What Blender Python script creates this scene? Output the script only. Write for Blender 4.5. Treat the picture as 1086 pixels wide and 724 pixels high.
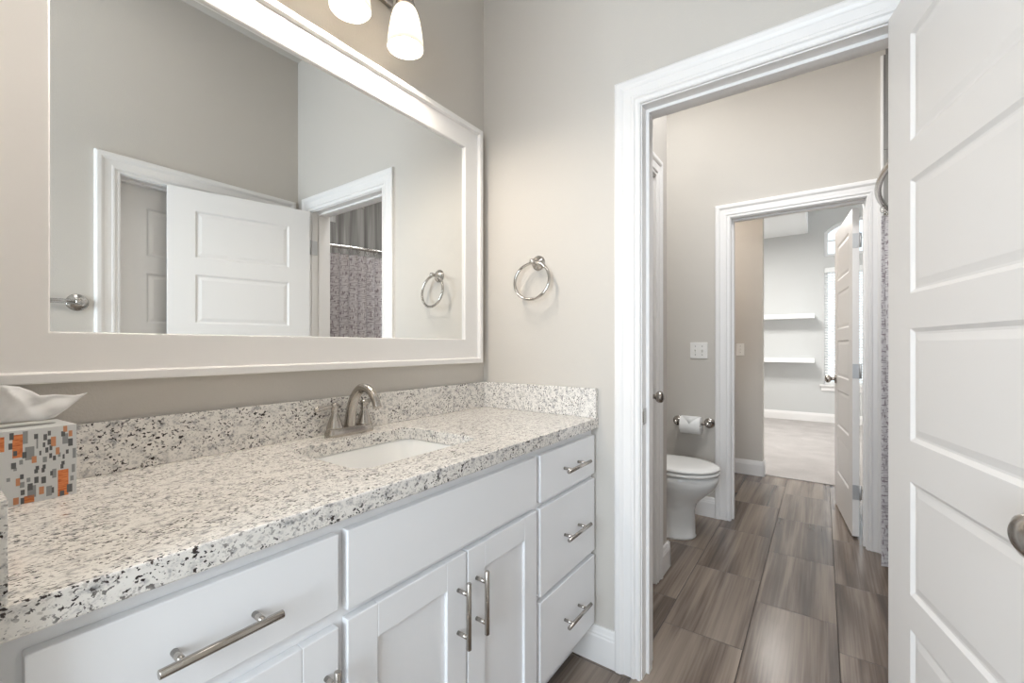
import bpy, bmesh, math, random
from mathutils import Matrix, Vector
C = bpy.context.scene
for o in list(bpy.data.objects): bpy.data.objects.remove(o)
COL = C.collection
PI = math.pi
# ------------------------------------------------------------------ camera
CAMH, YAW, FPX = 1.19, 35.478, 460.72
cd = bpy.data.cameras.new('camera'); cam = bpy.data.objects.new('camera', cd); COL.objects.link(cam)
cam.location = (0, 0, CAMH); cam.rotation_euler = (PI/2, 0, math.radians(YAW-90))
cd.sensor_width = 36; cd.lens = FPX/1086*36; cd.shift_y = 5.06/1086; cd.clip_start = .01
C.camera = cam
# ------------------------------------------------------------------ world, exposure
C.view_settings.view_transform = 'Standard'; C.view_settings.look = 'None'
C.view_settings.gamma = 1; C.view_settings.use_curve_mapping = False
C.view_settings.exposure = 0.10
w = bpy.data.worlds.new('sky'); C.world = w; w.use_nodes = True
bg = w.node_tree.nodes['Background']; bg.inputs[0].default_value = (.86, .93, 1, 1); bg.inputs[1].default_value = 1.6
# ------------------------------------------------------------------ lights
def area(name, loc, rot, sx, sy, power, col=(1, 1, 1)):
    l = bpy.data.lights.new(name, 'AREA'); l.shape = 'RECTANGLE'; l.size = sx; l.size_y = sy
    l.energy = power; l.color = col
    o = bpy.data.objects.new(name, l); o.location = loc; o.rotation_euler = rot; COL.objects.link(o); return o
def point(name, loc, r, power, col=(1, 1, 1)):
    l = bpy.data.lights.new(name, 'POINT'); l.shadow_soft_size = r; l.energy = power; l.color = col
    o = bpy.data.objects.new(name, l); o.location = loc; COL.objects.link(o); return o
WARM = (1, .915, .815)
P_VANITY, P_CEIL_A, P_TOILET, P_HALL, P_BED, P_DAY_FILL, P_BED_SIDE_FILL = 9.0, 3, 22, 12, 80, 68, 80
area('added_ceiling_fill', (.45, .30, 3.05), (0, 0, 0), .5, .5, P_CEIL_A, (1, .97, .94))  # added overhead fill; no ceiling fixture is known in this room
area('toilet_room_added_fill', (2.0, .0, 3.05), (0, 0, 0), .5, .5, P_TOILET, (.96, .98, 1))  # unseen fill, added to lift the trim of the second doorway
area('toilet_alcove_lamp_light', (2.62, .86, 3.05), (0, 0, 0), .35, .35, 8, (.95, .98, 1))
point('second_vanity_lamp_light', (4.0, 1.05, 2.2), .06, P_HALL, (1, .93, .86))
area('bedroom_overhead_fill', (6.4, .9, 2.9), (0, 0, 0), .8, .8, P_BED, (1, .99, .97))  # fill added above the carpet, without a known fixture
area('added_daylight_fill', (-1.58, .1, 1.5), (0, -PI/2, 0), 1.3, 1.2, P_DAY_FILL, (.76, .88, 1))  # added cool source for assumed daylight, set at the unseen window
area('bedroom_side_fill', (6.5, -2.58, 1.5), (PI/2, 0, PI), 1.6, 1.6, P_BED_SIDE_FILL, (.90, .95, 1))  # added daylight fill beside a side wall that has no window

# ------------------------------------------------------------------ materials
def mat(name): 
    m = bpy.data.materials.new(name); m.use_nodes = True
    return m, m.node_tree.nodes, m.node_tree.links, m.node_tree.nodes['Principled BSDF']
def s2l(c):
    return tuple((v/255/12.92 if v/255 <= .04045 else ((v/255+.055)/1.055)**2.4) for v in c)
def plain(name, rgb, rough=.5, metal=0, bump=None, spec=.5):
    m, N, L, b = mat(name)
    b.inputs['Base Color'].default_value = (*s2l(rgb), 1); b.inputs['Roughness'].default_value = rough
    b.inputs['Metallic'].default_value = metal; b.inputs['Specular IOR Level'].default_value = spec
    if bump:
        sc, st, dist = bump
        g = N.new('ShaderNodeNewGeometry'); n = N.new('ShaderNodeTexNoise'); n.inputs['Scale'].default_value = sc; n.inputs['Detail'].default_value = 3
        bp = N.new('ShaderNodeBump'); bp.inputs['Strength'].default_value = st; bp.inputs['Distance'].default_value = dist
        L.new(g.outputs['Position'], n.inputs['Vector']); L.new(n.outputs['Fac'], bp.inputs['Height']); L.new(bp.outputs[0], b.inputs['Normal'])
    return m
def ramp(N, stops, interp='LINEAR'):
    r = N.new('ShaderNodeValToRGB'); e = r.color_ramp; e.interpolation = interp
    while len(e.elements) < len(stops): e.elements.new(.5)
    for i, (p, c) in enumerate(stops): e.elements[i].position = p; e.elements[i].color = (*c, 1)
    return r
def mth(N, L, op, a, b=None, c=None):
    n = N.new('ShaderNodeMath'); n.operation = op
    for i, v in enumerate((a, b, c)):
        if v is None: continue
        if isinstance(v, (int, float)): n.inputs[i].default_value = v
        else: L.new(v, n.inputs[i])
    return n.outputs[0]
M = {}
M['wall'] = plain('greige_wall_paint', (202, 196.2, 188.2), .75, 0, (230, .35, .002), .3)
M['bedwall'] = plain('grey_bedroom_paint', (205, 205, 203), .8, 0, (230, .2, .002), .2)
M['ceil'] = plain('ceiling_paint', (200, 194, 187), .85)
M['trim'] = plain('white_trim_paint', (235, 232, 229), .35)
M['door'] = plain('white_door_paint', (235, 232, 229), .4)
M['cab'] = plain('white_cabinet_lacquer', (242, 242, 243), .38)
M['gap'] = plain('shadow_gap', (40, 38, 36), .8)
M['porc'] = plain('white_porcelain', (240, 239, 236), .08)
M['seat'] = plain('toilet_seat_plastic', (238, 236, 232), .18)
M['paper'] = plain('white_paper', (240, 239, 236), .9, 0, (300, .15, .001))
M['plastic'] = plain('white_switch_plastic', (236, 233, 228), .35)
M['screw'] = plain('switch_screw_grey', (120, 115, 108), .5)  # even grey of the plate screws
M['chrome'] = plain('polished_chrome', (196, 192, 187), .13, 1)
M['glassw'] = plain('white_window_vinyl', (240, 240, 240), .4)
M['blind'] = plain('white_blind_slats', (240, 240, 238), .5)
M['shelf'] = plain('white_shelf_paint', (240, 240, 239), .4)
M['grout'] = plain('pale_grout', (150, 140, 130), .9)
M['steel'] = plain('hinge_steel', (196, 197, 198), .42, .75)
def nickel():
    m, N, L, b = mat('brushed_nickel')
    b.inputs['Metallic'].default_value = 1; b.inputs['Base Color'].default_value = (*s2l((180, 174, 167)), 1)
    g = N.new('ShaderNodeNewGeometry'); n = N.new('ShaderNodeTexNoise'); n.inputs['Scale'].default_value = 300
    mp = N.new('ShaderNodeMapRange'); mp.inputs[3].default_value = .16; mp.inputs[4].default_value = .30
    L.new(g.outputs['Position'], n.inputs['Vector']); L.new(n.outputs['Fac'], mp.inputs[0]); L.new(mp.outputs[0], b.inputs['Roughness'])
    return m
M['nickel'] = nickel()
def mirror():
    m, N, L, b = mat('mirror_glass'); b.inputs['Metallic'].default_value = 1
    b.inputs['Base Color'].default_value = (.93, .945, .94, 1); b.inputs['Roughness'].default_value = 0
    return m
M['mirror'] = mirror()
def granite():
    m, N, L, b = mat('white_speckled_granite')
    g = N.new('ShaderNodeNewGeometry'); mp = N.new('ShaderNodeMapping'); mp.inputs['Rotation'].default_value = (.5, .6, .7); mp.inputs['Scale'].default_value = (1, 1.5, 1.2)
    L.new(g.outputs['Position'], mp.inputs['Vector'])
    def noise(sc, det, rough=.6):
        n = N.new('ShaderNodeTexNoise'); n.inputs['Scale'].default_value = sc; n.inputs['Detail'].default_value = det; n.inputs['Roughness'].default_value = rough
        L.new(mp.outputs[0], n.inputs['Vector']); return n.outputs['Fac']
    base = ramp(N, [(.31, s2l((146, 144, 143))), (.40, s2l((200, 196, 192))), (.49, s2l((234, 229, 222))), (.7, s2l((240, 236, 230)))]); L.new(noise(60, 5, .65), base.inputs[0])
    tan = ramp(N, [(.585, (0, 0, 0)), (.66, (1, 1, 1))]); L.new(noise(120, 3), tan.inputs[0])
    spk = ramp(N, [(.588, (0, 0, 0)), (.605, (1, 1, 1))]); L.new(noise(165, 2.5, .5), spk.inputs[0])
    big = ramp(N, [(.38, (.25, .25, .25)), (.56, (1, 1, 1))]); L.new(noise(20, 2), big.inputs[0])
    blot = ramp(N, [(.635, (0, 0, 0)), (.665, (1, 1, 1))]); L.new(noise(62, 4, .6), blot.inputs[0])
    def mix(fac, a, col):
        x = N.new('ShaderNodeMix'); x.data_type = 'RGBA'; L.new(fac, x.inputs[0]); L.new(a, x.inputs[6]); x.inputs[7].default_value = (*s2l(col), 1); return x.outputs[2]
    c1 = mix(mth(N, L, 'MULTIPLY', tan.outputs[0], .5), base.outputs[0], (142, 132, 124))
    f = mth(N, L, 'MULTIPLY', mth(N, L, 'MAXIMUM', spk.outputs[0], blot.outputs[0]), big.outputs[0])
    c2 = mix(f, c1, (52, 43, 41))
    L.new(c2, b.inputs['Base Color']); b.inputs['Roughness'].default_value = .13
    return m
M['granite'] = granite()
def tile(name, vertical=False):
    """12 x 24 inch vein-cut tiles laid lengthwise with a third offset; vertical=True stands them up on a wall"""
    m, N, L, b = mat(name)
    g = N.new('ShaderNodeNewGeometry'); s = N.new('ShaderNodeSeparateXYZ'); L.new(g.outputs['Position'], s.inputs[0])
    if vertical:
        U = s.outputs[2]; V = mth(N, L, 'ADD', s.outputs[0], s.outputs[1])
    else: U, V = s.outputs[0], s.outputs[1]
    v = mth(N, L, 'DIVIDE', mth(N, L, 'ADD', V, .055), .306); i = mth(N, L, 'FLOOR', v)
    u = mth(N, L, 'DIVIDE', mth(N, L, 'SUBTRACT', mth(N, L, 'SUBTRACT', U, .492), mth(N, L, 'MULTIPLY', i, .2027)), .608); k = mth(N, L, 'FLOOR', u)
    fu = mth(N, L, 'FRACT', u); fv = mth(N, L, 'FRACT', v)
    du = mth(N, L, 'MULTIPLY', mth(N, L, 'MINIMUM', fu, mth(N, L, 'SUBTRACT', 1, fu)), .608)
    dv = mth(N, L, 'MULTIPLY', mth(N, L, 'MINIMUM', fv, mth(N, L, 'SUBTRACT', 1, fv)), .306)
    d = mth(N, L, 'MINIMUM', du, dv)
    gr = N.new('ShaderNodeMapRange'); gr.inputs[1].default_value = .0010; gr.inputs[2].default_value = .0022; L.new(d, gr.inputs[0])
    cid = N.new('ShaderNodeCombineXYZ'); L.new(k, cid.inputs[0]); L.new(i, cid.inputs[1])
    wn = N.new('ShaderNodeTexWhiteNoise'); wn.noise_dimensions = '3D'; L.new(cid.outputs[0], wn.inputs['Vector'])
    sw = N.new('ShaderNodeSeparateXYZ'); L.new(wn.outputs['Color'], sw.inputs[0])
    def vein(su, sv, det, dist, off):
        cb = N.new('ShaderNodeCombineXYZ')
        L.new(mth(N, L, 'MULTIPLY', U, su), cb.inputs[0]); L.new(mth(N, L, 'MULTIPLY', V, sv), cb.inputs[1])
        L.new(mth(N, L, 'ADD', mth(N, L, 'MULTIPLY', wn.outputs['Value'], 40), off), cb.inputs[2])
        n = N.new('ShaderNodeTexNoise'); n.inputs['Scale'].default_value = 1; n.inputs['Detail'].default_value = det; n.inputs['Distortion'].default_value = dist
        L.new(cb.outputs[0], n.inputs['Vector']); return n.outputs['Fac']
    broad = vein(.7, 11, 4, .45, 0); fine = vein(1.6, 95, 4, .6, 7)
    h = mth(N, L, 'ADD', mth(N, L, 'MULTIPLY', broad, .76), mth(N, L, 'MULTIPLY', fine, .24))
    h2 = mth(N, L, 'ADD', h, mth(N, L, 'MULTIPLY', mth(N, L, 'SUBTRACT', sw.outputs[0], .5), .13))
    cr = ramp(N, [(.36, s2l((84, 73, 65))), (.45, s2l((106, 93, 83))), (.53, s2l((131, 117, 105))), (.65, s2l((150, 136, 123)))] if not vertical else
              [(.34, s2l((96, 93, 90))), (.44, s2l((122, 119, 116))), (.54, s2l((150, 147, 143))), (.66, s2l((172, 169, 165)))])
    L.new(h2, cr.inputs[0])
    x = N.new('ShaderNodeMix'); x.data_type = 'RGBA'; L.new(gr.outputs[0], x.inputs[0]); x.inputs[6].default_value = (*s2l((72, 64, 58)), 1); L.new(cr.outputs[0], x.inputs[7])
    L.new(x.outputs[2], b.inputs['Base Color'])
    r = N.new('ShaderNodeMapRange'); r.inputs[3].default_value = .8; r.inputs[4].default_value = .23; L.new(gr.outputs[0], r.inputs[0]); L.new(r.outputs[0], b.inputs['Roughness'])
    bp = N.new('ShaderNodeBump'); bp.inputs['Strength'].default_value = .6; bp.inputs['Distance'].default_value = .002; L.new(gr.outputs[0], bp.inputs['Height']); L.new(bp.outputs[0], b.inputs['Normal'])
    return m
M['floor'] = tile('vein_cut_floor_tile'); M['showertile'] = tile('grey_shower_tile', True)
def carpet():
    m, N, L, b = mat('pale_grey_carpet')
    g = N.new('ShaderNodeNewGeometry')
    def n(sc, det=2):
        t = N.new('ShaderNodeTexNoise'); t.inputs['Scale'].default_value = sc; t.inputs['Detail'].default_value = det; L.new(g.outputs['Position'], t.inputs['Vector']); return t.outputs['Fac']
    r = ramp(N, [(.3, s2l((166, 160, 156))), (.7, s2l((208, 202, 198)))])
    L.new(mth(N, L, 'ADD', mth(N, L, 'MULTIPLY', n(160), .65), mth(N, L, 'MULTIPLY', n(4), .35)), r.inputs[0]); L.new(r.outputs[0], b.inputs['Base Color'])
    b.inputs['Roughness'].default_value = 1; b.inputs['Specular IOR Level'].default_value = .05
    bp = N.new('ShaderNodeBump'); bp.inputs['Strength'].default_value = .8; bp.inputs['Distance'].default_value = .008; L.new(n(220), bp.inputs['Height']); L.new(bp.outputs[0], b.inputs['Normal'])
    return m
M['carpet'] = carpet()
def fabric():
    m, N, L, b = mat('crosshatch_curtain_fabric')
    uv = N.new('ShaderNodeUVMap'); s = N.new('ShaderNodeSeparateXYZ'); L.new(uv.outputs[0], s.inputs[0])
    def n(su, sv, off):
        cb = N.new('ShaderNodeCombineXYZ'); L.new(mth(N, L, 'MULTIPLY', s.outputs[0], su), cb.inputs[0]); L.new(mth(N, L, 'MULTIPLY', s.outputs[1], sv), cb.inputs[1]); cb.inputs[2].default_value = off
        t = N.new('ShaderNodeTexNoise'); t.inputs['Scale'].default_value = 1; t.inputs['Detail'].default_value = 1; L.new(cb.outputs[0], t.inputs['Vector']); return t.outputs['Fac']
    a = ramp(N, [(.56, (0, 0, 0)), (.62, (1, 1, 1))]); L.new(n(34, 210, 0), a.inputs[0])
    c = ramp(N, [(.58, (0, 0, 0)), (.64, (1, 1, 1))]); L.new(n(210, 28, 5), c.inputs[0])
    f = mth(N, L, 'MAXIMUM', a.outputs[0], c.outputs[0])
    x = N.new('ShaderNodeMix'); x.data_type = 'RGBA'; L.new(f, x.inputs[0]); x.inputs[6].default_value = (*s2l((222, 217, 217)), 1); x.inputs[7].default_value = (*s2l((152, 140, 144)), 1)
    L.new(x.outputs[2], b.inputs['Base Color']); b.inputs['Roughness'].default_value = .75
    return m
M['fabric'] = fabric()
def shade():
    m, N, L, b = mat('frosted_white_glass_shade')
    out = N['Material Output']; d = N.new('ShaderNodeBsdfDiffuse'); t = N.new('ShaderNodeBsdfTranslucent'); gl = N.new('ShaderNodeBsdfGlossy'); gl.inputs['Roughness'].default_value = .15
    d.inputs[0].default_value = (.86, .84, .80, 1); t.inputs[0].default_value = (.86, .83, .78, 1)
    x = N.new('ShaderNodeMixShader'); x.inputs[0].default_value = .62; L.new(d.outputs[0], x.inputs[1]); L.new(t.outputs[0], x.inputs[2])
    y = N.new('ShaderNodeMixShader'); y.inputs[0].default_value = .05; L.new(x.outputs[0], y.inputs[1]); L.new(gl.outputs[0], y.inputs[2]); L.new(y.outputs[0], out.inputs[0])
    return m
M['shade'] = shade()
def tissue():
    m, N, L, b = mat('soft_white_tissue'); out = N['Material Output']
    d = N.new('ShaderNodeBsdfDiffuse'); t = N.new('ShaderNodeBsdfTranslucent'); d.inputs[0].default_value = t.inputs[0].default_value = (.93, .92, .91, 1)
    x = N.new('ShaderNodeMixShader'); x.inputs[0].default_value = .35; L.new(d.outputs[0], x.inputs[1]); L.new(t.outputs[0], x.inputs[2]); L.new(x.outputs[0], out.inputs[0]); return m
M['tissue'] = tissue()
def emit(name, col, st):
    m, N, L, b = mat(name); b.inputs['Emission Color'].default_value = (*col, 1); b.inputs['Emission Strength'].default_value = st; return m
M['bulb'] = emit('lit_bulb', (1, .93, .82), 12)
def pane():
    m, N, L, b = mat('window_pane_glass'); out = N['Material Output']
    t = N.new('ShaderNodeBsdfTransparent'); t.inputs[0].default_value = (.96, .98, .98, 1); g = N.new('ShaderNodeBsdfGlossy'); g.inputs['Roughness'].default_value = 0
    x = N.new('ShaderNodeMixShader'); x.inputs[0].default_value = .06; L.new(t.outputs[0], x.inputs[1]); L.new(g.outputs[0], x.inputs[2]); L.new(x.outputs[0], out.inputs[0]); return m
M['pane'] = pane()
def wood_print():
    m, N, L, b = mat('orange_wood_print'); g = N.new('ShaderNodeNewGeometry'); mp = N.new('ShaderNodeMapping'); mp.inputs['Scale'].default_value = (60, 60, 420)
    n = N.new('ShaderNodeTexNoise'); n.inputs['Scale'].default_value = 1; n.inputs['Detail'].default_value = 2; n.inputs['Distortion'].default_value = 1
    L.new(g.outputs['Position'], mp.inputs[0]); L.new(mp.outputs[0], n.inputs[0])
    r = ramp(N, [(.35, s2l((196, 100, 48))), (.6, s2l((226, 140, 82)))]); L.new(n.outputs[0], r.inputs[0]); L.new(r.outputs[0], b.inputs['Base Color']); b.inputs['Roughness'].default_value = .45; return m
M['pr_o'] = wood_print()
M['pr_bg'] = plain('carton_grey_print', (214, 215, 214), .45)
M['pr_d'] = plain('carton_dark_print', (92, 92, 93), .45)
M['pr_g'] = plain('carton_mid_print', (146, 148, 148), .45)
M['pr_p'] = plain('carton_peach_print', (205, 142, 102), .45)

# ------------------------------------------------------------------ mesh helpers
def box(bm, x0, x1, y0, y1, z0, z1, mi=0):
    v = [bm.verts.new(p) for p in ((x0, y0, z0), (x1, y0, z0), (x1, y1, z0), (x0, y1, z0), (x0, y0, z1), (x1, y0, z1), (x1, y1, z1), (x0, y1, z1))]
    for f in ((3, 2, 1, 0), (4, 5, 6, 7), (0, 1, 5, 4), (1, 2, 6, 5), (2, 3, 7, 6), (3, 0, 4, 7)):
        bm.faces.new([v[i] for i in f]).material_index = mi
def loft(bm, rings, cap0=True, cap1=True, closed=True, mi=0, smooth=True):
    R = [[bm.verts.new(p) for p in r] for r in rings]; n = len(R[0])
    for a, b in zip(R, R[1:]):
        for i in range(n if closed else n-1):
            f = bm.faces.new((a[i], a[(i+1) % n], b[(i+1) % n], b[i])); f.material_index = mi; f.smooth = smooth
    if cap0: bm.faces.new(R[0][::-1]).material_index = mi
    if cap1: bm.faces.new(R[-1]).material_index = mi
    return R
def frame_mat(p, axis):
    z = Vector(axis).normalized(); t = Vector((0, 0, 1)) if abs(z.z) < .9 else Vector((1, 0, 0))
    x = t.cross(z).normalized(); y = z.cross(x)
    return Matrix(((x.x, y.x, z.x, p[0]), (x.y, y.y, z.y, p[1]), (x.z, y.z, z.z, p[2]), (0, 0, 0, 1)))
def lathe(bm, prof, p=(0, 0, 0), axis=(0, 0, 1), seg=32, mi=0, cap=True):
    Mx = frame_mat(p, axis)
    rings = [[Mx @ Vector((r*math.cos(2*PI*i/seg), r*math.sin(2*PI*i/seg), z)) for i in range(seg)] for r, z in prof]
    loft(bm, rings, cap, cap, True, mi)
def tube(bm, pts, r, seg=16, mi=0, closed=False):
    pts = [Vector(p) for p in pts]; n = len(pts); rr = r if isinstance(r, (list, tuple)) else [r]*n
    rings = []; up = None
    for i, p in enumerate(pts):
        if closed: t = pts[(i+1) % n]-pts[i-1]
        else: t = pts[min(i+1, n-1)]-pts[max(i-1, 0)]
        t.normalize()
        if up is None:
            up = Vector((0, 0, 1)) if abs(t.z) < .9 else Vector((1, 0, 0))
        x = up.cross(t).normalized(); up = t.cross(x).normalized()
        rings.append([p + rr[i]*(math.cos(2*PI*k/seg)*x + math.sin(2*PI*k/seg)*up) for k in range(seg)])
    if closed: rings.append(rings[0])
    loft(bm, rings, not closed, not closed, True, mi)
    if closed: bmesh.ops.remove_doubles(bm, verts=bm.verts, dist=1e-6)
def prism(bm, poly, f, t0, t1, mi=0):
    """extrude polygon [(a, b)] between t0 and t1; f(a, b, t) gives the point"""
    A = [bm.verts.new(f(a, b, t0)) for a, b in poly]; B = [bm.verts.new(f(a, b, t1)) for a, b in poly]; n = len(poly)
    for i in range(n): bm.faces.new((A[i], A[(i+1) % n], B[(i+1) % n], B[i])).material_index = mi
    bm.faces.new(A[::-1]).material_index = mi; bm.faces.new(B).material_index = mi
def nb(): return bmesh.new()
WM = {}
def obj(name, bm, m, parent=None, bevel=0, seg=2, smooth=False, subd=0):
    base = WM.get(parent.name, Matrix()) if parent else Matrix()
    bmesh.ops.recalc_face_normals(bm, faces=bm.faces)
    bm.transform(base.inverted())
    me = bpy.data.meshes.new(name); bm.to_mesh(me); bm.free()
    for x in (m if isinstance(m, (list, tuple)) else [m]): me.materials.append(x)
    o = bpy.data.objects.new(name, me); COL.objects.link(o)
    if parent: o.parent = parent
    WM[o.name] = base
    if bevel:
        b = o.modifiers.new('bevel', 'BEVEL'); b.width = bevel; b.segments = seg; b.limit_method = 'ANGLE'; b.angle_limit = math.radians(40); b.harden_normals = False
    if subd:
        s = o.modifiers.new('sub', 'SUBSURF'); s.levels = subd; s.render_levels = subd
    if smooth:
        for p in me.polygons: p.use_smooth = True
    return o
def thing(name, label, cat, mx=(0, 0, 0), group=None, kind=None):
    o = bpy.data.objects.new(name, None); COL.objects.link(o); o.empty_display_size = .05
    mx = mx if isinstance(mx, Matrix) else Matrix.Translation(mx)
    o.matrix_world = mx; WM[o.name] = mx.copy(); return tag(o, label, cat, group, kind)
def tag(o, label, cat, group=None, kind=None):
    o['label'] = label; o['category'] = cat
    if group: o['group'] = group
    if kind: o['kind'] = kind
    return o
def struct(name, bm, m, label, cat, bevel=0):
    return tag(obj(name, bm, m, None, bevel), label, cat, None, 'structure')

# ------------------------------------------------------------------ plan (metres)
XW, W, YO, ZC = 1.531, 1.25, -.36, 3.075       # end wall, vanity wall, opposite wall, ceiling
T = .12
DA0, DA1, DH = -.19, .521, 2.05                 # first doorway
X2 = 3.28; DB0, DB1, DHB = -.212, .503, 2.06     # second doorway
X3, XF = 4.57, 8.35
XL = -1.62
# ------------------------------------------------------------------ room shell
b = nb(); box(b, XL-.1, 4.62, -1.25, 1.37, -.06, 0); struct('floor', b, M['floor'], 'brown vein-cut rectangular tile floor running from the vanity to the carpet', 'floor')
b = nb(); box(b, 4.62, XF+.1, -2.7, 3.1, -.06, .006); struct('floor_bedroom', b, M['carpet'], 'pale grey carpet beyond the two doorways', 'carpet floor')
b = nb(); box(b, XL-.1, 4.69, -1.25, 1.37, ZC, ZC+.1); struct('ceiling', b, M['ceil'], 'greige ceiling of the bathroom', 'ceiling')
b = nb(); box(b, 4.69, XF+.12, .175, 3.1, 2.985, 3.10); box(b, 4.69, XF+.12, .175, .235, 3.10, 3.9); box(b, 4.69, XF+.12, -2.7, .235, 3.9, 4.0)
struct('ceiling_bedroom', b, M['shelf'], 'stepped white ceiling of the carpeted room', 'ceiling')
b = nb(); box(b, XL-.1, 4.69, W, W+T, 0, ZC); struct('wall_vanity', b, M['wall'], 'greige wall behind the framed mirror', 'wall')
b = nb(); box(b, -.08, .043, .66, W, 0, ZC); struct('wall_left', b, M['wall'], 'greige wall stub at the near end of the vanity', 'wall')
b = nb(); Y0, Y1 = DA0-.018, DA1+.018
box(b, XW, XW+T, Y1, W, 0, ZC); box(b, XW, XW+T, -1.25, Y0, 0, ZC); box(b, XW, XW+T, Y0, Y1, DH+.018, ZC)
struct('wall_end', b, M['wall'], 'greige wall with the towel ring and first doorway', 'wall')
# opposite wall with a closed door (seen in the mirror)
OX0, OX1, OH = .632, 1.412, 2.04
b = nb(); box(b, XL-.1, OX0-.018, YO-T, YO, 0, ZC); box(b, OX1+.018, XW, YO-T, YO, 0, ZC); box(b, OX0-.018, OX1+.018, YO-T, YO, OH+.018, ZC)
struct('wall_opposite', b, M['wall'], 'greige wall facing the mirror, seen in its reflection', 'wall')
# far left wall behind the camera, with an opening for the added window
b = nb(); box(b, XL-.1, XL, YO-T, -.55+.02, 0, ZC); box(b, XL-.1, XL, .75, W, 0, ZC); box(b, XL-.1, XL, -.53, .75, 0, .85); box(b, XL-.1, XL, -.53, .75, 2.15, ZC)
struct('wall_back', b, M['wall'], 'greige wall behind the viewpoint, open for the added window', 'wall')
# closet and alcove walls of the toilet room
CX0, CX1, XC, YC = 1.745, 2.185, 2.40, .683
b = nb(); box(b, XW+T, CX0-.018, YC, YC+T, 0, ZC); box(b, CX1+.018, XC, YC, YC+T, 0, ZC); box(b, CX0-.018, CX1+.018, YC, YC+T, 2.058, ZC); box(b, XC-.1, XC, YC+T, W, 0, ZC)
struct('wall_closet', b, M['wall'], 'greige wall corner beside the toilet with a narrow closet door', 'wall')
b = nb(); Y0, Y1 = DB0-.018, DB1+.018
box(b, X2, X2+T, Y1, W, 0, ZC); box(b, X2, X2+T, -.30, Y0, 0, ZC); box(b, X2, X2+T, Y0, Y1, DHB+.018, ZC)
struct('wall_toilet', b, M['wall'], 'greige wall with switch plate and second doorway beside the toilet', 'wall')
b = nb(); box(b, X2, X2+T, -1.25, -.30, 0, ZC); box(b, X2-.012, X2, -1.13, -.288, 0, 2.86); box(b, XW+T, X2-.012, -1.25, -1.13, 0, ZC); box(b, XW+T, XW+T+.012, -1.13, -.42, 0, 2.86)
struct('wall_shower', b, M['showertile'], 'grey vertical-veined shower tile walls beyond the doorway', 'shower wall')
b = nb(); box(b, X2-.016, X2, -.290, -.276, 0, 2.86); struct('trim_shower', b, M['trim'], 'white edge trim of the shower tile beside the second doorway', 'tile trim', .003)
b = nb(); box(b, X3, X3+T, .44, W, 0, ZC); box(b, X3, X3+T, W, 3.1, 0, ZC); struct('wall_hall', b, M['wall'], 'greige wall end with single switch before the carpeted room', 'wall')
b = nb(); box(b, X2+T, X3+T, YO-T, YO, 0, ZC); box(b, X3, X3+T, -2.7, YO-T, 0, ZC); struct('wall_right', b, M['wall'], 'greige wall behind the open far door', 'wall')
b = nb(); box(b, X3+T, XF+.12, -2.7-.1, -2.7, 0, 4); box(b, X3+T, XF+.12, 3.1, 3.2, 0, 4)
struct('wall_bedroom_side', b, M['bedwall'], 'pale side walls of the carpeted room', 'wall')
b = nb(); box(b, X3+.01, X3+T, -2.7, 3.1, ZC+.1, 4); struct('wall_above', b, M['bedwall'], 'upper wall of the carpeted room over the passage', 'wall')
# far wall with rectangular and arched window
WY0, WY1, WZ0, WZ1, AZ0, AZS, RISE = -.93, -.035, .595, 2.41, 2.586, 2.97, .175
def arch(y0, y1, zs, rise, n=20):
    c, h = (y0+y1)/2, (y1-y0)/2; R = (h*h+rise*rise)/(2*rise); a = math.asin(h/R)
    return [(c+R*math.sin(a-2*a*i/n), zs+rise-R+R*math.cos(a-2*a*i/n)) for i in range(n+1)]
b = nb(); box(b, XF, XF+T, WY1, 3.1, 0, 4); box(b, XF, XF+T, -2.7, WY0, 0, 4); box(b, XF, XF+T, WY0, WY1, 0, WZ0); box(b, XF, XF+T, WY0, WY1, WZ1, AZ0)
prism(b, [(WY1, 4), (WY1, AZS)] + arch(WY0, WY1, AZS, RISE)[1:-1] + [(WY0, AZS), (WY0, 4)], lambda a, z, t: (t, a, z), XF, XF+T)
struct('wall_far', b, M['bedwall'], 'pale grey far wall with floating shelves and windows', 'wall')

# ------------------------------------------------------------------ casings, jambs, baseboards
PROF = [(0, 0), (0, .009), (.004, .012), (.010, .012), (.012, .008), (.018, .009), (.022, .0145), (.030, .0145), (.034, .012), (.060, .013), (.064, .016), (.072, .020), (.086, .020), (.0935, .016), (.095, 0)]
def casing(bm, a0, a1, h, f, wl=1, wr=1):
    """f(a, z, t): a along the wall, t out of it; wl / wr scale the side widths"""
    ringl = [[f(a0-w*wl-.004, .0, t), f(a0-w*wl-.004, h+w+.004, t), f(a1+w*wr+.004, h+w+.004, t), f(a1+w*wr+.004, .0, t)] for w, t in PROF]
    V = [[bm.verts.new(p) for p in r] for r in ringl]
    for A, B in zip(V, V[1:]):
        for i in range(3): bm.faces.new((A[i], A[i+1], B[i+1], B[i]))
    bm.faces.new([r[0] for r in V]); bm.faces.new([r[3] for r in V][::-1])
def jamb(bm, a0, a1, h, f, t0, t1, s0, s1):
    """liners between t0 and t1 (through the wall) with a stop between s0 and s1"""
    def bx(p0, p1, z0, z1, u0, u1):
        P, Q = Vector(f(p0, z0, u0)), Vector(f(p1, z1, u1))
        box(bm, min(P.x, Q.x), max(P.x, Q.x), min(P.y, Q.y), max(P.y, Q.y), z0, z1)
    bx(a0-.018, a0, 0, h, t0, t1); bx(a1, a1+.018, 0, h, t0, t1); bx(a0-.018, a1+.018, h, h+.018, t0, t1)
    bx(a0, a0+.011, 0, h-.011, s0, s1); bx(a1-.011, a1, 0, h-.011, s0, s1); bx(a0, a1, h-.011, h, s0, s1)
fA = lambda a, z, t: (XW-t, a, z)
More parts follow.
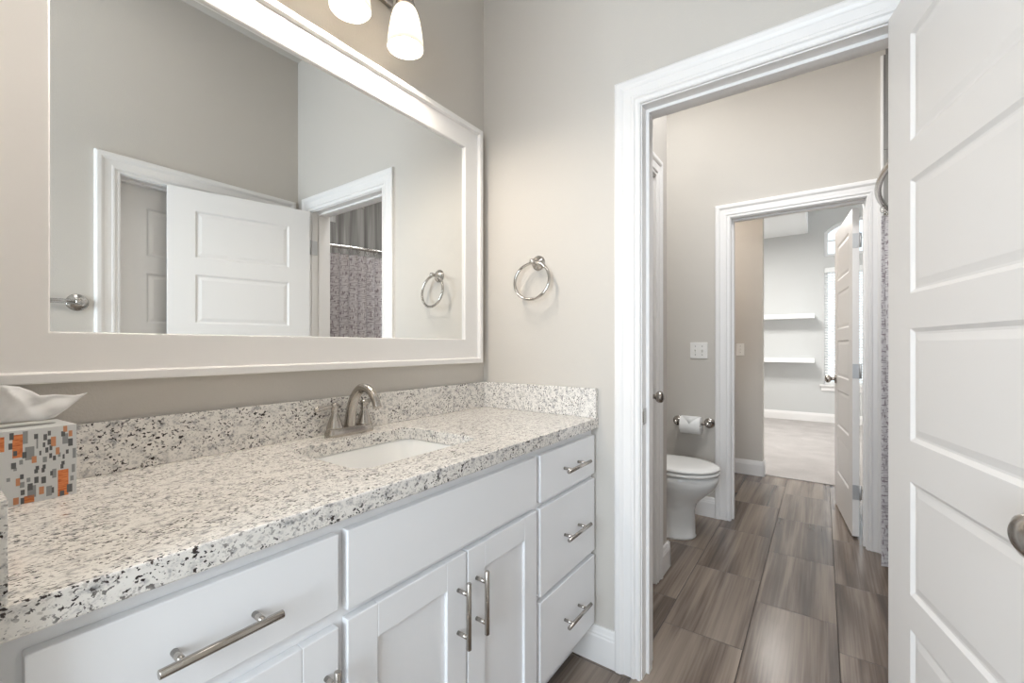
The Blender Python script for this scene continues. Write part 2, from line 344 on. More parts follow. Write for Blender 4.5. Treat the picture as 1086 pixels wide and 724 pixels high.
b = nb(); casing(b, DA0, DA1, DH, fA); casing(b, DA0, DA1, DH, lambda a, z, t: (XW+T+t, a, z)); jamb(b, DA0, DA1, DH, fA, 0, -T, -.042, -.078)
struct('trim_1', b, M['trim'], 'white moulded casing around the doorway beside the vanity', 'door frame')
fB = lambda a, z, t: (X2-t, a, z)
b = nb(); casing(b, DB0, DB1, DHB, fB, .79, 1); casing(b, DB0, DB1, DHB, lambda a, z, t: (X2+T+t, a, z)); jamb(b, DB0, DB1, DHB, fB, 0, -T, -.040, -.080)
struct('trim_2', b, M['trim'], 'white moulded casing around the second doorway past the toilet', 'door frame')
fC = lambda a, z, t: (a, YC-t, z)
b = nb(); casing(b, CX0, CX1, 2.04, fC, .72, .93); jamb(b, CX0, CX1, 2.04, fC, 0, -T, -.040, -.075)
struct('trim_3', b, M['trim'], 'white casing of the narrow closet door beside the toilet', 'door frame')
fO = lambda a, z, t: (a, YO+t, z)
b = nb(); casing(b, OX0, OX1, OH, fO); jamb(b, OX0, OX1, OH, fO, 0, -T, -.045, -.080)
struct('trim_4', b, M['trim'], 'white door casing seen in the mirror behind the open door', 'door frame')
BPROF = [(0, 0), (.016, 0), (.016, .098), (.0135, .104), (.0135, .110), (.011, .116), (.009, .128), (.006, .135), (0, .135)]
def baseboard(bm, p0, p1, n):
    p0, p1, n = Vector(p0), Vector(p1), Vector(n)
    prism(bm, BPROF, lambda a, z, t: (p0+(p1-p0)*t+n*a+Vector((0, 0, z))), 0, 1)
b = nb(); baseboard(b, (XW, .617, 0), (XW, W, 0), (-1, 0, 0)); struct('baseboard_end', b, M['trim'], 'white baseboard between vanity and first doorway', 'baseboard')
b = nb(); baseboard(b, (2.282, YC, 0), (XC+.016, YC, 0), (0, -1, 0)); baseboard(b, (XC, YC-.016, 0), (XC, W, 0), (1, 0, 0)); struct('baseboard_closet', b, M['trim'], 'white baseboard wrapping the wall corner beside the toilet', 'baseboard')
b = nb(); baseboard(b, (X2, .602, 0), (X2, W, 0), (-1, 0, 0)); baseboard(b, (XC, W, 0), (X2, W, 0), (0, -1, 0)); struct('baseboard_toilet', b, M['trim'], 'white baseboard behind the toilet', 'baseboard')
b = nb(); baseboard(b, (X3, .424, 0), (X3, .70, 0), (-1, 0, 0)); baseboard(b, (X3-.016, .44, 0), (X3+T, .44, 0), (0, -1, 0)); struct('baseboard_hall', b, M['trim'], 'white baseboard under the single light switch', 'baseboard')
b = nb(); baseboard(b, (XF, -2.7, .006), (XF, 3.1, .006), (-1, 0, 0)); struct('baseboard_far', b, M['trim'], 'white baseboard along the far carpeted room wall', 'baseboard')
b = nb(); baseboard(b, (XL, YO, 0), (OX0-.1, YO, 0), (0, 1, 0)); struct('baseboard_opposite', b, M['trim'], 'white baseboard on the wall under the towel bar', 'baseboard')

# ------------------------------------------------------------------ panel doors
PANELS = [(.265, .528), (.607, .874), (.968, 1.232), (1.314, 1.580), (1.670, 1.925)]
def leaf_mesh(Wd, Ht, th, stile=.12, z0=.012):
    bm = nb(); ins = [(0, 0), (.009, .006), (.014, .006), (.030, .0025)]
    for side in (0, 1):
        yf = (lambda d: d) if side == 0 else (lambda d: th-d)
        def q(pts):
            vs = [bm.verts.new((x, yf(d), z)) for x, d, z in pts]; bm.faces.new(vs if side == 0 else vs[::-1])
        def rect(x0, x1, a, c): q([(x0, 0, a), (x1, 0, a), (x1, 0, c), (x0, 0, c)])
        rect(0, stile, z0, Ht); rect(Wd-stile, Wd, z0, Ht)
        zz = [z0] + [v for p in PANELS for v in p] + [Ht]
        for i in range(0, len(zz), 2): rect(stile, Wd-stile, zz[i], zz[i+1])
        for a, c in PANELS:
            for (w0, d0), (w1, d1) in zip(ins, ins[1:]):
                o = [(stile+w0, a+w0), (Wd-stile-w0, a+w0), (Wd-stile-w0, c-w0), (stile+w0, c-w0)]; n = [(stile+w1, a+w1), (Wd-stile-w1, a+w1), (Wd-stile-w1, c-w1), (stile+w1, c-w1)]
                for i in range(4):
                    j = (i+1) % 4; q([(o[i][0], d0, o[i][1]), (o[j][0], d0, o[j][1]), (n[j][0], d1, n[j][1]), (n[i][0], d1, n[i][1])])
            w0, d0 = ins[-1]; q([(stile+w0, d0, a+w0), (Wd-stile-w0, d0, a+w0), (Wd-stile-w0, d0, c-w0), (stile+w0, d0, c-w0)])
    for x in (0, Wd):
        bm.faces.new([bm.verts.new(p) for p in ((x, 0, z0), (x, th, z0), (x, th, Ht), (x, 0, Ht))])
    for z in (z0, Ht):
        bm.faces.new([bm.verts.new(p) for p in ((0, 0, z), (Wd, 0, z), (Wd, th, z), (0, th, z))])
    bmesh.ops.remove_doubles(bm, verts=bm.verts, dist=1e-5)
    return bm
KNOB = [(.033, 0), (.033, .004), (.029, .008), (.013, .011), (.011, .014), (.011, .026), (.015, .031), (.024, .037), (.0285, .046), (.0285, .054), (.025, .062), (.016, .068), (.004, .070)]
def door(name, label, mx, Wd, Ht, th, knob_x, knob_z, sides, hinges=None, knob_scale=1):
    t = thing(name, label, 'door', mx, None, 'structure')
    lm = leaf_mesh(Wd, Ht, th); lm.transform(mx); obj('panel_leaf', lm, M['door'], t, .0015, 1)
    for s in sides:
        bm = nb(); lathe(bm, [(r*knob_scale, z*knob_scale) for r, z in KNOB], (knob_x, 0 if s < 0 else th, knob_z), (0, s, 0)); bm.transform(mx); obj('door_knob', bm, M['nickel'], t, smooth=True)
    for f in (hinges or []):
        bm = f(); obj('hinge', bm, M['steel'], t)
    return t
def mframe(o, xa):
    x = Vector((xa[0], xa[1], 0)).normalized(); z = Vector((0, 0, 1)); y = z.cross(x)
    return Matrix(((x.x, y.x, 0, o[0]), (x.y, y.y, 0, o[1]), (0, 0, 1, o[2]), (0, 0, 0, 1)))
A1 = math.radians(13.7)
def hinge_a(z):
    def f():
        bm = nb(); lathe(bm, [(.0055, 0), (.0055, .09)], (1.516, -.186, z), (0, 0, 1), 12); box(bm, XW-.002, XW+.036, DA0-.001, DA0+.002, z, z+.09); return bm
    return f
door('door_1', 'white five-panel door standing open in front of the first doorway', mframe((1.49, -.141, 0), (-math.cos(A1), -math.sin(A1))), .706, 2.037, .035, 0.616, .934, (-1,), [hinge_a(z) for z in (.20, 1.0, 1.78)], 1.1)
A2 = math.radians(6.0)
def hinge_b(z):
    def f():
        bm = nb(); mx = MB
        box(bm, -.0025, 0, .004, .034, z, z+.09); lathe(bm, [(.006, 0), (.006, .09)], (-.004, -.004, z), (0, 0, 1), 12)
        for k in (.015, .045, .075): lathe(bm, [(.003, 0), (.003, .001)], (-.0025, .019, z+k), (-1, 0, 0), 8, 0)
        bm.transform(mx); return bm
    return f
nB = (-math.sin(A2), math.cos(A2))
MB = mframe((3.428-nB[0]*.036, -.155-nB[1]*.036, 0), (math.cos(A2), math.sin(A2)))
door('door_2', 'white five-panel door with three hinges swung open at the far doorway', MB, .70, 2.045, .036, .64, .945, (1, -1), [hinge_b(z) for z in (.24, .99, 1.80)])
door('door_3', 'narrow white closet door with a nickel knob beside the toilet', mframe((CX0+.002, YC+.003, 0), (1, 0)), CX1-CX0-.004, 2.035, .035, CX1-CX0-.064, .945, (-1,))
door('door_4', 'closed white panel door reflected in the mirror behind the open one', mframe((OX1-.002, YO-.083, 0), (-1, 0)), OX1-OX0-.004, 2.032, .035, .70, .945, (-1,))
# strike plate on the first jamb
b = nb(); box(b, XW+.012, XW+.040, DA1-.0015, DA1+.0005, .908, .966); box(b, XW+.004, XW+.012, DA1-.004, DA1+.0005, .918, .956)
tag(obj('strike_plate', b, M['nickel'], None, .001), 'nickel strike plate on the jamb of the first doorway', 'strike plate')

# ------------------------------------------------------------------ windows
def window(name, label, cat, outline, y0, y1, z0, z1, mull, x=XF):
    t = thing(name, label, cat, (x, (y0+y1)/2, z0), None, 'structure')
    n = len(outline)
    cy, cz = sum(p[0] for p in outline)/n, sum(p[1] for p in outline)/n
    def inset(d):
        r = []
        for i in range(n):
            p0, p1, p2 = Vector(outline[i-1]), Vector(outline[i]), Vector(outline[(i+1) % n])
            e1 = (p1-p0).normalized(); e2 = (p2-p1).normalized(); n1 = Vector((-e1.y, e1.x)); n2 = Vector((-e2.y, e2.x))
            m = (n1+n2); m = m/max(m.length, 1e-6); k = d/max(m.dot(n1), .3); r.append(p1+m*k)
        return r
    sgn = 1 if (inset(.01)[0]-Vector((cy, cz))).length < (Vector(outline[0])-Vector((cy, cz))).length else -1
    i0 = inset(0); i1 = inset(.045*sgn)
    bm = nb()
    rings = [[(x+.045, *p) for p in i0], [(x+.045, *p) for p in i1], [(x+.095, *p) for p in i1], [(x+.095, *p) for p in i0]]
    loft(bm, rings, False, False, True, 0, False)
    obj('window_frame', bm, M['glassw'], t)
    bm = nb(); prism(bm, [tuple(p) for p in i1], lambda a, z, tt: (tt, a, z), x+.068, x+.072); obj('pane', bm, M['pane'], t)
    bm = nb(); box(bm, x+.055, x+.085, y0+.04, y1-.04, mull-.011, mull+.011); obj('glazing_bar', bm, M['glassw'], t)
    return t
window('window_1', 'arched window above the blinds on the far wall', 'window', [(WY1, AZ0), (WY1, AZS)] + arch(WY0, WY1, AZS, RISE)[1:-1] + [(WY0, AZS), (WY0, AZ0)], WY0, WY1, AZ0, AZS, 2.835)
t = window('window_2', 'tall window with white sill behind the blinds', 'window', [(WY1, WZ0), (WY1, WZ1), (WY0, WZ1), (WY0, WZ0)], WY0, WY1, WZ0, WZ1, 1.5)
b = nb(); box(b, XF-.04, XF+.05, WY0-.06, WY1+.06, WZ0-.03, WZ0+.0); box(b, XF-.018, XF, WY0-.04, WY1+.04, WZ0-.10, WZ0-.03); obj('window_sill', b, M['trim'], t, .004)
b = nb()
tw = thing('added_window', 'unseen window added behind the viewpoint as a daylight source', 'window', (XL-.05, .1, .85), None, 'structure')  # assumed window out of view, added so daylight can enter
for (a0, a1, c0, c1) in ((-.53, -.47, .85, 2.15), (.69, .75, .85, 2.15), (-.53, .75, .85, .91), (-.53, .75, 2.09, 2.15), (-.53, .75, 1.48, 1.52)): box(b, XL-.08, XL-.03, a0, a1, c0, c1)
obj('window_frame', b, M['glassw'], tw)
# horizontal blind
t = thing('window_blind', 'white slatted horizontal blind lowered over the tall window', 'blind', (XF, (WY0+WY1)/2, WZ0))
b = nb(); box(b, XF-.022, XF+.035, WY0+.004, WY1-.004, WZ1-.075, WZ1-.002); obj('headrail', b, M['blind'], t, .003)
b = nb(); n = 42
for k in range(n):
    z = WZ0+.04+k*(WZ1-.09-WZ0-.04)/(n-1); a = math.radians(24); c = math.cos(a)*.024; s = math.sin(a)*.024
    prism(b, [(-c, -s-.0012), (c, s-.0012), (c, s+.0012), (-c, -s+.0012)], lambda p, q, tt, z=z: (XF+.012+p, tt, z+q), WY0+.008, WY1-.008)
obj('slats', b, M['blind'], t)
b = nb(); box(b, XF-.012, XF+.036, WY0+.008, WY1-.008, WZ0+.003, WZ0+.022); obj('bottom_rail', b, M['blind'], t, .003)
b = nb()
for y in (WY1-.10, (WY0+WY1)/2, WY0+.10): box(b, XF-.0145, XF-.0125, y-.004, y+.004, WZ0+.01, WZ1-.06)
obj('ladder_tape', b, M['blind'], t)

# ------------------------------------------------------------------ vanity
CB = .716                                                       # face frame front plane
t_cab = thing('vanity_cabinet', 'white shaker vanity cabinet with bar pulls under the granite top', 'cabinet', (.787, .98, 0))
b = nb()
box(b, .047, 1.528, CB, CB+.02, .12, .882); box(b, .047, .066, CB+.02, W-.003, .12, .882); box(b, 1.509, 1.528, CB+.02, W-.003, .12, .882)
box(b, .066, 1.509, CB+.02, W-.003, .12, .138); box(b, .066, 1.509, W-.02, W-.003, .138, .882); box(b, .047, 1.512, .79, .806, 0, .12)
obj('body', b, M['cab'], t_cab, .0015, 1)
def slab(bm, x0, x1, z0, z1): box(bm, x0, x1, CB-.019, CB, z0, z1)
def shaker(bm, x0, x1, z0, z1, s=.066):
    y0, y1 = CB-.019, CB
    box(bm, x0, x0+s, y0, y1, z0, z1); box(bm, x1-s, x1, y0, y1, z0, z1); box(bm, x0+s, x1-s, y0, y1, z0, z0+s); box(bm, x0+s, x1-s, y0, y1, z1-s, z1)
    box(bm, x0+s-.002, x1-s+.002, y0+.008, y1-.002, z0+s-.002, z1-s+.002)
def pull(parent, c, d, L, sp):
    c, d = Vector(c), Vector(d); bm = nb(); out = Vector((0, -.034, 0)); e = .0008
    tube(bm, [c+out-d*(L/2), c+out-d*(L/2-e), c+out+d*(L/2-e), c+out+d*(L/2)], [.0053, .006, .006, .0053], 20)
    for s in (-1, 1): tube(bm, [c+d*s*sp/2, c+d*s*sp/2+Vector((0, -.030, 0))], .0048, 16)
    obj('bar_pull', bm, M['nickel'], parent)
YF = CB-.019
fronts = [('drawer', 'slab', .076, .449, .722, .857, ((.2585, YF, .786), (1, 0, 0))), ('door', 'shaker', .076, .449, .15, .692, ((.425, YF, .566), (0, 0, 1))),
          ('false_front', 'slab', .467, 1.107, .712, .857, None), ('door', 'shaker', .467, .789, .15, .695, ((.759, YF, .566), (0, 0, 1))),
          ('door', 'shaker', .795, 1.107, .15, .695, ((.826, YF, .566), (0, 0, 1))),
          ('drawer', 'slab', 1.127, 1.515, .712, .857, ((1.327, YF, .785), (1, 0, 0))), ('drawer', 'slab', 1.127, 1.515, .424, .694, ((1.330, YF, .563), (1, 0, 0))), ('drawer', 'slab', 1.127, 1.515, .15, .406, ((1.330, YF, .280), (1, 0, 0)))]
for nm, kind, x0, x1, z0, z1, h in fronts:
    b = nb(); (slab if kind == 'slab' else shaker)(b, x0, x1, z0, z1)
    o = obj(nm, b, M['cab'], t_cab, .0018, 2)
    if h: pull(o, h[0], h[1], .154 if h[1][0] == 0 else (.152 if x0 < 1 else .166), .10)
# countertop with rounded sink cut-out
t_top = thing('granite_countertop', 'white speckled granite vanity top with sink cut-out and backsplash', 'countertop', (.787, .97, .882))
def rrect(x0, x1, y0, y1, r, n=8):
    pts = []
    for cx, cy, a0 in ((x1-r, y1-r, 0), (x0+r, y1-r, 90), (x0+r, y0+r, 180), (x1-r, y0+r, 270)):
        for i in range(n+1):
            a = math.radians(a0+90*i/n); pts.append((cx+r*math.cos(a), cy+r*math.sin(a)))
    return pts
SX0, SX1, SY0, SY1 = .578, .985, .818, 1.133
def slab_with_hole(bm, ox0, ox1, oy0, oy1, z0, z1, hole):
    cx, n = (SX0+SX1)/2, len(hole); q = n//4
    H_ = hole[:q]+[(cx, SY1)]+hole[q:3*q]+[(cx, SY0)]+hole[3*q:]      # anticlockwise, with the two mid points
    O_ = [(ox1, oy1), (cx, oy1), (ox0, oy1), (ox0, oy0), (cx, oy0), (ox1, oy0)]
    mk = lambda pts, z: [bm.verts.new((x, y, z)) for x, y in pts]
    iB, iF = q, 3*q+1
    ot, ob, ht, hb = mk(O_, z1), mk(O_, z0), mk(H_, z1), mk(H_, z0)
    for o, h in ((ot, ht), (ob, hb)):
        bm.faces.new([o[1], o[2], o[3], o[4]] + h[iB:iF+1][::-1])
        bm.faces.new([o[4], o[5], o[0], o[1]] + h[:iB+1][::-1] + h[iF:][::-1])
    for A, B in ((ot, ob), (ht, hb)):
        for i in range(len(A)): bm.faces.new((A[i], A[(i+1) % len(A)], B[(i+1) % len(A)], B[i]))
hole = rrect(SX0, SX1, SY0, SY1, .045)
b = nb(); slab_with_hole(b, .044, 1.530, .688, W-.001, .882, .92, hole); obj('slab', b, M['granite'], t_top, .0025, 2)
b = nb(); box(b, .064, 1.510, W-.021, W-.001, .92, 1.031); obj('backsplash', b, M['granite'], t_top, .002, 2)
b = nb(); box(b, 1.510, 1.530, .690, W-.001, .92, 1.031); obj('side_splash', b, M['granite'], t_top, .002, 2)
b = nb(); box(b, .044, .064, .690, W-.001, .92, 1.031); obj('side_splash', b, M['granite'], t_top, .002, 2)
# undermount sink
t = thing('sink_basin', 'white rectangular undermount sink basin set into the granite top', 'sink', (.78, .975, .74))
b = nb(); rings = []
for (g, z, r) in ((-.018, .8815, .05), (.004, .8815, .045), (.0055, .878, .040), (.052, .786, .016), (.056, .782, .016), (.062, .780, .016), (.14, .774, .012)):
    rings.append([(x, y, z) for x, y in rrect(SX0+g-.006, SX1-g+.006, SY0+g-.006, SY1-g+.006, r)])
loft(b, rings, False, True)
outr = [[(x, y, z) for x, y in rrect(SX0+g-.006, SX1-g+.006, SY0+g-.006, SY1-g+.006, r)] for (g, z, r) in ((-.018, .8815, .05), (-.018, .87, .05), (.020, .775, .04), (.05, .755, .04))]
loft(b, outr, False, True)
obj('bowl', b, M['porc'], t, smooth=True)
b = nb(); lathe(b, [(.022, 0), (.022, .002), (.016, .003), (.002, .003)], (.78, .975, .7735)); obj('drain', b, M['nickel'], t, smooth=True)
# faucet
t = thing('faucet', 'brushed nickel two-handle faucet with arched spout on the granite top', 'faucet', (.803, 1.19, .92))
FX, FY = .803, 1.188
b = nb()
def stad(z, a, c): return [(FX+a*math.copysign(abs(math.cos(u))**.55, math.cos(u)), FY+c*math.copysign(abs(math.sin(u))**.55, math.sin(u)), z) for u in [2*PI*i/40 for i in range(40)]]
loft(b, [stad(.92, .079, .026), stad(.930, .079, .026), stad(.937, .076, .0245), stad(.941, .074, .022), stad(.945, .073, .021)]); obj('base', b, M['nickel'], t, smooth=False, bevel=.001)
b = nb(); KP = [(0, .940), (-.003, .965), (-.012, 1.005), (-.030, 1.040), (-.056, 1.0625), (-.083, 1.0655), (-.108, 1.053), (-.124, 1.034), (-.131, 1.020)]
pts = []; rad = []
for k in range(len(KP)-1):
    p0, p1, p2, p3 = (Vector(KP[max(0, min(len(KP)-1, k+j))]) for j in (-1, 0, 1, 2))
    for q in range(5):
        u = q/5; v = .5*(2*p1+(p2-p0)*u+(2*p0-5*p1+4*p2-p3)*u*u+(3*p1-p0-3*p2+p3)*u**3); pts.append((FX, FY+v.x, v.y)); rad.append(.018-.006*min(1, (k+u)/6))
for dy, z, r in ((-.1312, 1.0195, .0125), (-.1350, 1.010, .0130), (-.1352, 1.0095, .0115)): pts.append((FX, FY+dy, z)); rad.append(r)
tube(b, pts, rad, 24); obj('spout', b, M['nickel'], t, smooth=True)
for hx, dx, dy in ((FX-.051, -1, -.2), (FX+.051, .74, .62)):
    b = nb(); lathe(b, [(.0235, .944), (.0235, .948), (.0215, .953), (.0185, .965), (.014, .978), (.0105, .986), (.0095, .990), (.0115, .993), (.0115, .9955), (.0095, .998), (.0105, 1.003), (.0125, 1.008), (.0125, 1.013), (.010, 1.018), (.006, 1.021), (.001, 1.022)], (hx, FY, 0), (0, 0, 1), 28)
    o = obj('handle', b, M['nickel'], t, smooth=True)
    b = nb(); tube(b, [(hx+dx*l, FY+dy*l, z) for l, z in ((0, 1.010), (.02, 1.011), (.045, 1.010), (.062, 1.009), (.070, 1.008), (.073, 1.008))], [.006, .0052, .006, .0080, .0072, .003], 16); obj('lever', b, M['nickel'], o, smooth=True)

# ------------------------------------------------------------------ framed mirror
t = thing('wall_mirror', 'large white-framed mirror on the wall above the vanity', 'mirror', (.78, W, 1.12))
MX0, MX1, MZ0, MZ1 = .168, 1.386, 1.219, 2.036
b = nb(); box(b, MX0-.02, MX1+.02, W-.008, W-.003, MZ0-.02, MZ1+.02); obj('mirror_glass', b, M['mirror'], t)
b = nb(); FP = [(0, .0085), (0, .017), (.003, .019), (.0785, .020), (.0815, .034), (.083, .035), (.0985, .035), (.101, .033), (.101, .001), (.02, .001)]
V = [[b.verts.new((MX0-w_, W-h_, MZ0-w_)), b.verts.new((MX1+w_, W-h_, MZ0-w_)), b.verts.new((MX1+w_, W-h_, MZ1+w_)), b.verts.new((MX0-w_, W-h_, MZ1+w_))][0:4] for w_, h_ in FP]
for A, B in zip(V, V[1:]+V[:1]):
    for i in range(4): b.faces.new((A[i], A[(i+1) % 4], B[(i+1) % 4], B[i]))
obj('mirror_frame', b, M['trim'], t)

# ------------------------------------------------------------------ vanity light
LY, LX = 1.112, (.548, .753, .958)
t = thing('vanity_light', 'three-shade nickel vanity light above the mirror', 'wall light', (.753, W, 2.42))
b = nb(); box(b, .50, 1.006, W-.022, W-.001, 2.385, 2.455); obj('backplate', b, M['nickel'], t, .006, 3)
for i, x in enumerate(LX):
    b = nb(); tube(b, [(x, W-.02, 2.42), (x, W-.06, 2.425), (x, LY+.03, 2.422), (x, LY+.008, 2.412), (x, LY, 2.395), (x, LY, 2.365)], .007, 14)
    lathe(b, [(.010, 2.375), (.016, 2.368), (.018, 2.345), (.023, 2.338), (.023, 2.330), (.026, 2.326), (.026, 2.318), (.031, 2.312), (.031, 2.300), (.02, 2.298)], (x, LY, 0)); obj('arm', b, M['nickel'], t, smooth=True)
    b = nb(); pr = [(.026, 2.300), (.033, 2.295), (.040, 2.281), (.047, 2.256), (.052, 2.226), (.056, 2.196), (.0585, 2.166)]
    lathe(b, pr+[(r-.003, z) for r, z in pr[::-1]], (x, LY, 0), (0, 0, 1), 40, 0, False); sh = obj('glass_shade', b, M['shade'], t, smooth=True)
    b = nb(); lathe(b, [(.002, 2.198), (.012, 2.201), (.020, 2.213), (.0225, 2.228), (.020, 2.245), (.013, 2.264), (.012, 2.298)], (x, LY, 0)); obj('bulb', b, M['bulb'], sh, smooth=True)
    point('vanity_bulb_light', (x, LY, 2.190), .022, P_VANITY, WARM)

# ------------------------------------------------------------------ towel ring, towel bar
ROS = [(.031, 0), (.031, .003), (.027, .0035), (.027, .004), (.0245, .007), (.021, .008), (.019, .011), (.0135, .013), (.010, .016), (.008, .022), (.008, .040), (.0105, .044), (.0115, .050), (.0105, .056), (.006, .060), (.001, .061)]
ROSF = [(.040, 0), (.040, .004), (.035, .008), (.027, .010), (.024, .014), (.017, .017), (.013, .022), (.0125, .036), (.016, .040), (.016, .060), (.012, .064), (.002, .065)]
t = thing('towel_ring', 'round chrome towel ring on the wall beside the doorway casing', 'towel ring', (XW, .955, 1.53))
b = nb(); lathe(b, ROS, (XW, .955, 1.534), (-1, 0, 0)); obj('mount', b, M['chrome'], t, smooth=True)
b = nb(); rc = (XW-.051, .957, 1.455); tube(b, [(rc[0]+.01*math.cos(2*PI*i/60)-.008*math.sin(2*PI*i/60), rc[1]+.0775*math.sin(2*PI*i/60), rc[2]+.0755*math.cos(2*PI*i/60)) for i in range(60)], .0062, 14, 0, True); obj('ring', b, M['chrome'], t, smooth=True)
t = thing('towel_bar', 'chrome towel bar on the opposite wall, seen in the mirror', 'towel bar', (.17, YO, 1.30))
for x in (.475, -.135):
    b = nb(); lathe(b, ROSF, (x, YO, 1.395), (0, 1, 0)); obj('mount', b, M['chrome'], t, smooth=True)
b = nb(); tube(b, [(-.135, YO+.050, 1.395), (.475, YO+.050, 1.395)], .0105, 16); obj('bar', b, M['chrome'], t, smooth=True)

# ------------------------------------------------------------------ tissue box
BW, BH, BA = .112, .127, math.radians(5)
bo = Vector((.186, 1.116, .92))                                 # front corner away from the left splash
du_ = Vector((math.cos(BA), math.sin(BA), 0)); dv_ = Vector((-math.sin(BA), math.cos(BA), 0))
t = thing('tissue_box', 'tissue box printed with grey and orange squares on the granite top', 'tissue box', tuple(bo-du_*BW/2+dv_*BW/2))
fb = lambda a, d, z: tuple(bo+du_*(a-BW)+dv_*d+Vector((0, 0, z)))
b = nb(); v = [b.verts.new(fb(a, d, z)) for z in (0, BH) for a, d in ((0, 0), (BW, 0), (BW, BW), (0, BW))]
for f in ((3, 2, 1, 0), (4, 5, 6, 7), (0, 1, 5, 4), (1, 2, 6, 5), (2, 3, 7, 6), (3, 0, 4, 7)): b.faces.new([v[i] for i in f])
R_ = [(22, 90, 55, 145, 1), (15, 172, 45, 222, 1), (45, 105, 122, 290, 3), (50, 235, 80, 275, 1), (122, 80, 162, 180, 2), (140, 205, 213, 310, 2), (118, 245, 152, 295, 1), (192, 282, 230, 335, 4), (96, 308, 124, 345, 2), (35, 330, 72, 378, 1), (52, 370, 78, 395, 2),
      (210, 105, 242, 145, 1), (228, 145, 242, 222, 2), (285, 110, 315, 158, 1), (320, 85, 346, 122, 1), (318, 150, 348, 195, 1), (346, 132, 388, 208, 4), (280, 175, 300, 212, 1), (300, 215, 326, 256, 1), (334, 200, 358, 238, 1), (332, 262, 356, 300, 1), (362, 282, 388, 318, 1), (386, 218, 418, 272, 4), (404, 258, 428, 292, 2), (252, 240, 268, 276, 1), (280, 288, 314, 332, 2),
      (450, 50, 484, 98, 4), (432, 92, 466, 132, 1), (442, 110, 492, 190, 2), (496, 88, 528, 134, 4), (492, 150, 532, 208, 1), (472, 236, 496, 268, 1), (444, 272, 462, 308, 1), (530, 225, 562, 302, 2), (434, 325, 462, 355, 1), (426, 350, 452, 384, 1), (522, 350, 552, 412, 2),
      (278, 350, 304, 384, 1), (270, 376, 296, 412, 1), (222, 360, 250, 392, 1), (212, 385, 242, 418, 1), (102, 424, 130, 462, 1), (152, 452, 182, 486, 2), (212, 446, 246, 496, 1), (268, 446, 306, 498, 1), (340, 402, 362, 438, 1), (356, 386, 392, 456, 2), (70, 455, 102, 515, 4), (100, 486, 136, 530, 2), (160, 498, 200, 552, 1), (158, 515, 226, 610, 2), (106, 548, 138, 590, 1), (250, 525, 290, 585, 4), (308, 520, 356, 598, 2), (352, 530, 372, 576, 1),
      (404, 392, 494, 605, 3), (420, 558, 458, 600, 1), (480, 505, 528, 568, 1), (510, 440, 540, 478, 2), (50, 610, 92, 665, 4), (132, 595, 212, 655, 3), (106, 612, 134, 672, 1), (0, 450, 28, 480, 2), (-60, 120, -15, 240, 3), (-120, 300, -70, 360, 2), (-90, 480, -50, 530, 1), (-140, 560, -100, 640, 4), (-150, 150, -110, 200, 1)]
for k, (x0, y0, x1, y1, c) in enumerate(R_):
    xm = (x0+x1)/2; tp, bt = 78-.067*xm, 690-.2*xm
    a0, a1 = (x0+174)/741*BW, (x1+174)/741*BW; z1, z0 = (bt-y0)/(bt-tp)*BH, (bt-y1)/(bt-tp)*BH
    a0, a1 = max(a0, .001), min(a1, BW-.001); z0, z1 = max(z0, .001), min(z1, BH-.001); e = -.0002-.00004*(1 if c in (1, 4) else 0)
    b.faces.new([b.verts.new(fb(a, e, z)) for a, z in ((a0, z0), (a1, z0), (a1, z1), (a0, z1))]).material_index = c
    if k % 2 == 0: b.faces.new([b.verts.new(fb(BW-e, a, z)) for a, z in ((a0, z0), (a1, z0), (a1, z1), (a0, z1))]).material_index = c
rnd = random.Random(4)
me_obj = obj('carton', b, [M['pr_bg'], M['pr_d'], M['pr_g'], M['pr_o'], M['pr_p']], t)
# oval opening and pulled-up tissue
b = nb(); cx_, cy_ = BW/2, BW/2; prism(b, [(cx_+.042*math.cos(2*PI*i/32), cy_+.016*math.sin(2*PI*i/32)) for i in range(32)], lambda a, d, z: fb(a, d, z), BH-.0005, BH+.0004); obj('opening', b, M['pr_g'], t)
lo = [(-46, 447), (-30, 449), (-10, 449), (6, 448.5), (18, 447), (30, 446), (40, 445.6), (48, 444.8), (54, 443.5), (58, 442.5)]
md = [(-52, 428), (-34, 424), (-12, 426), (8, 428), (22, 426), (34, 425), (46, 428), (56, 432), (64, 434), (68, 436)]
hi = [(-60, 405), (-34, 402), (-14, 409), (5.5, 408.4), (20, 410), (33, 414.5), (42, 419.3), (58, 418), (80, 419), (93, 416)]
def unproj(px, py, y):
    a = math.radians(YAW); F = Vector((math.cos(a), math.sin(a), 0)); R = Vector((math.sin(a), -math.cos(a), 0))
    d = F+R*((px-543)/FPX)-Vector((0, 0, 1))*((py-367.06)/FPX); return d*(y/d.y)+Vector((0, 0, CAMH))
def rs(c, n):
    o_ = []
    for i in range(n):
        s = i/(n-1)*(len(c)-1); k = min(int(s), len(c)-2); u = s-k; o_.append((c[k][0]+(c[k+1][0]-c[k][0])*u, c[k][1]+(c[k+1][1]-c[k][1])*u))
    return o_
n = 46; L0, L1, L2 = rs(lo, n), rs(md, n), rs(hi, n); rows = []
for j in range(13):
    s = j/12; row = []
    for i in range(n):
        q = [(1-s)*((1-s)*L0[i][k]+s*L1[i][k])+s*((1-s)*L1[i][k]+s*L2[i][k]) for k in (0, 1)]
        u = i/(n-1)
        fold = .034*s*(abs(math.sin(u*4.6+1.5*s+.3))-.5) + .008*math.sin(u*10+5*s)*s**.6 - .008*abs(math.sin(u*7-4*s+1))
        row.append(tuple(unproj(q[0], q[1], 1.158+fold)))
    rows.append(row)
loft(b := nb(), rows, False, False, False); o = obj('tissue', b, M['tissue'], t, smooth=True); s_ = o.modifiers.new('thick', 'SOLIDIFY'); s_.thickness = .0006

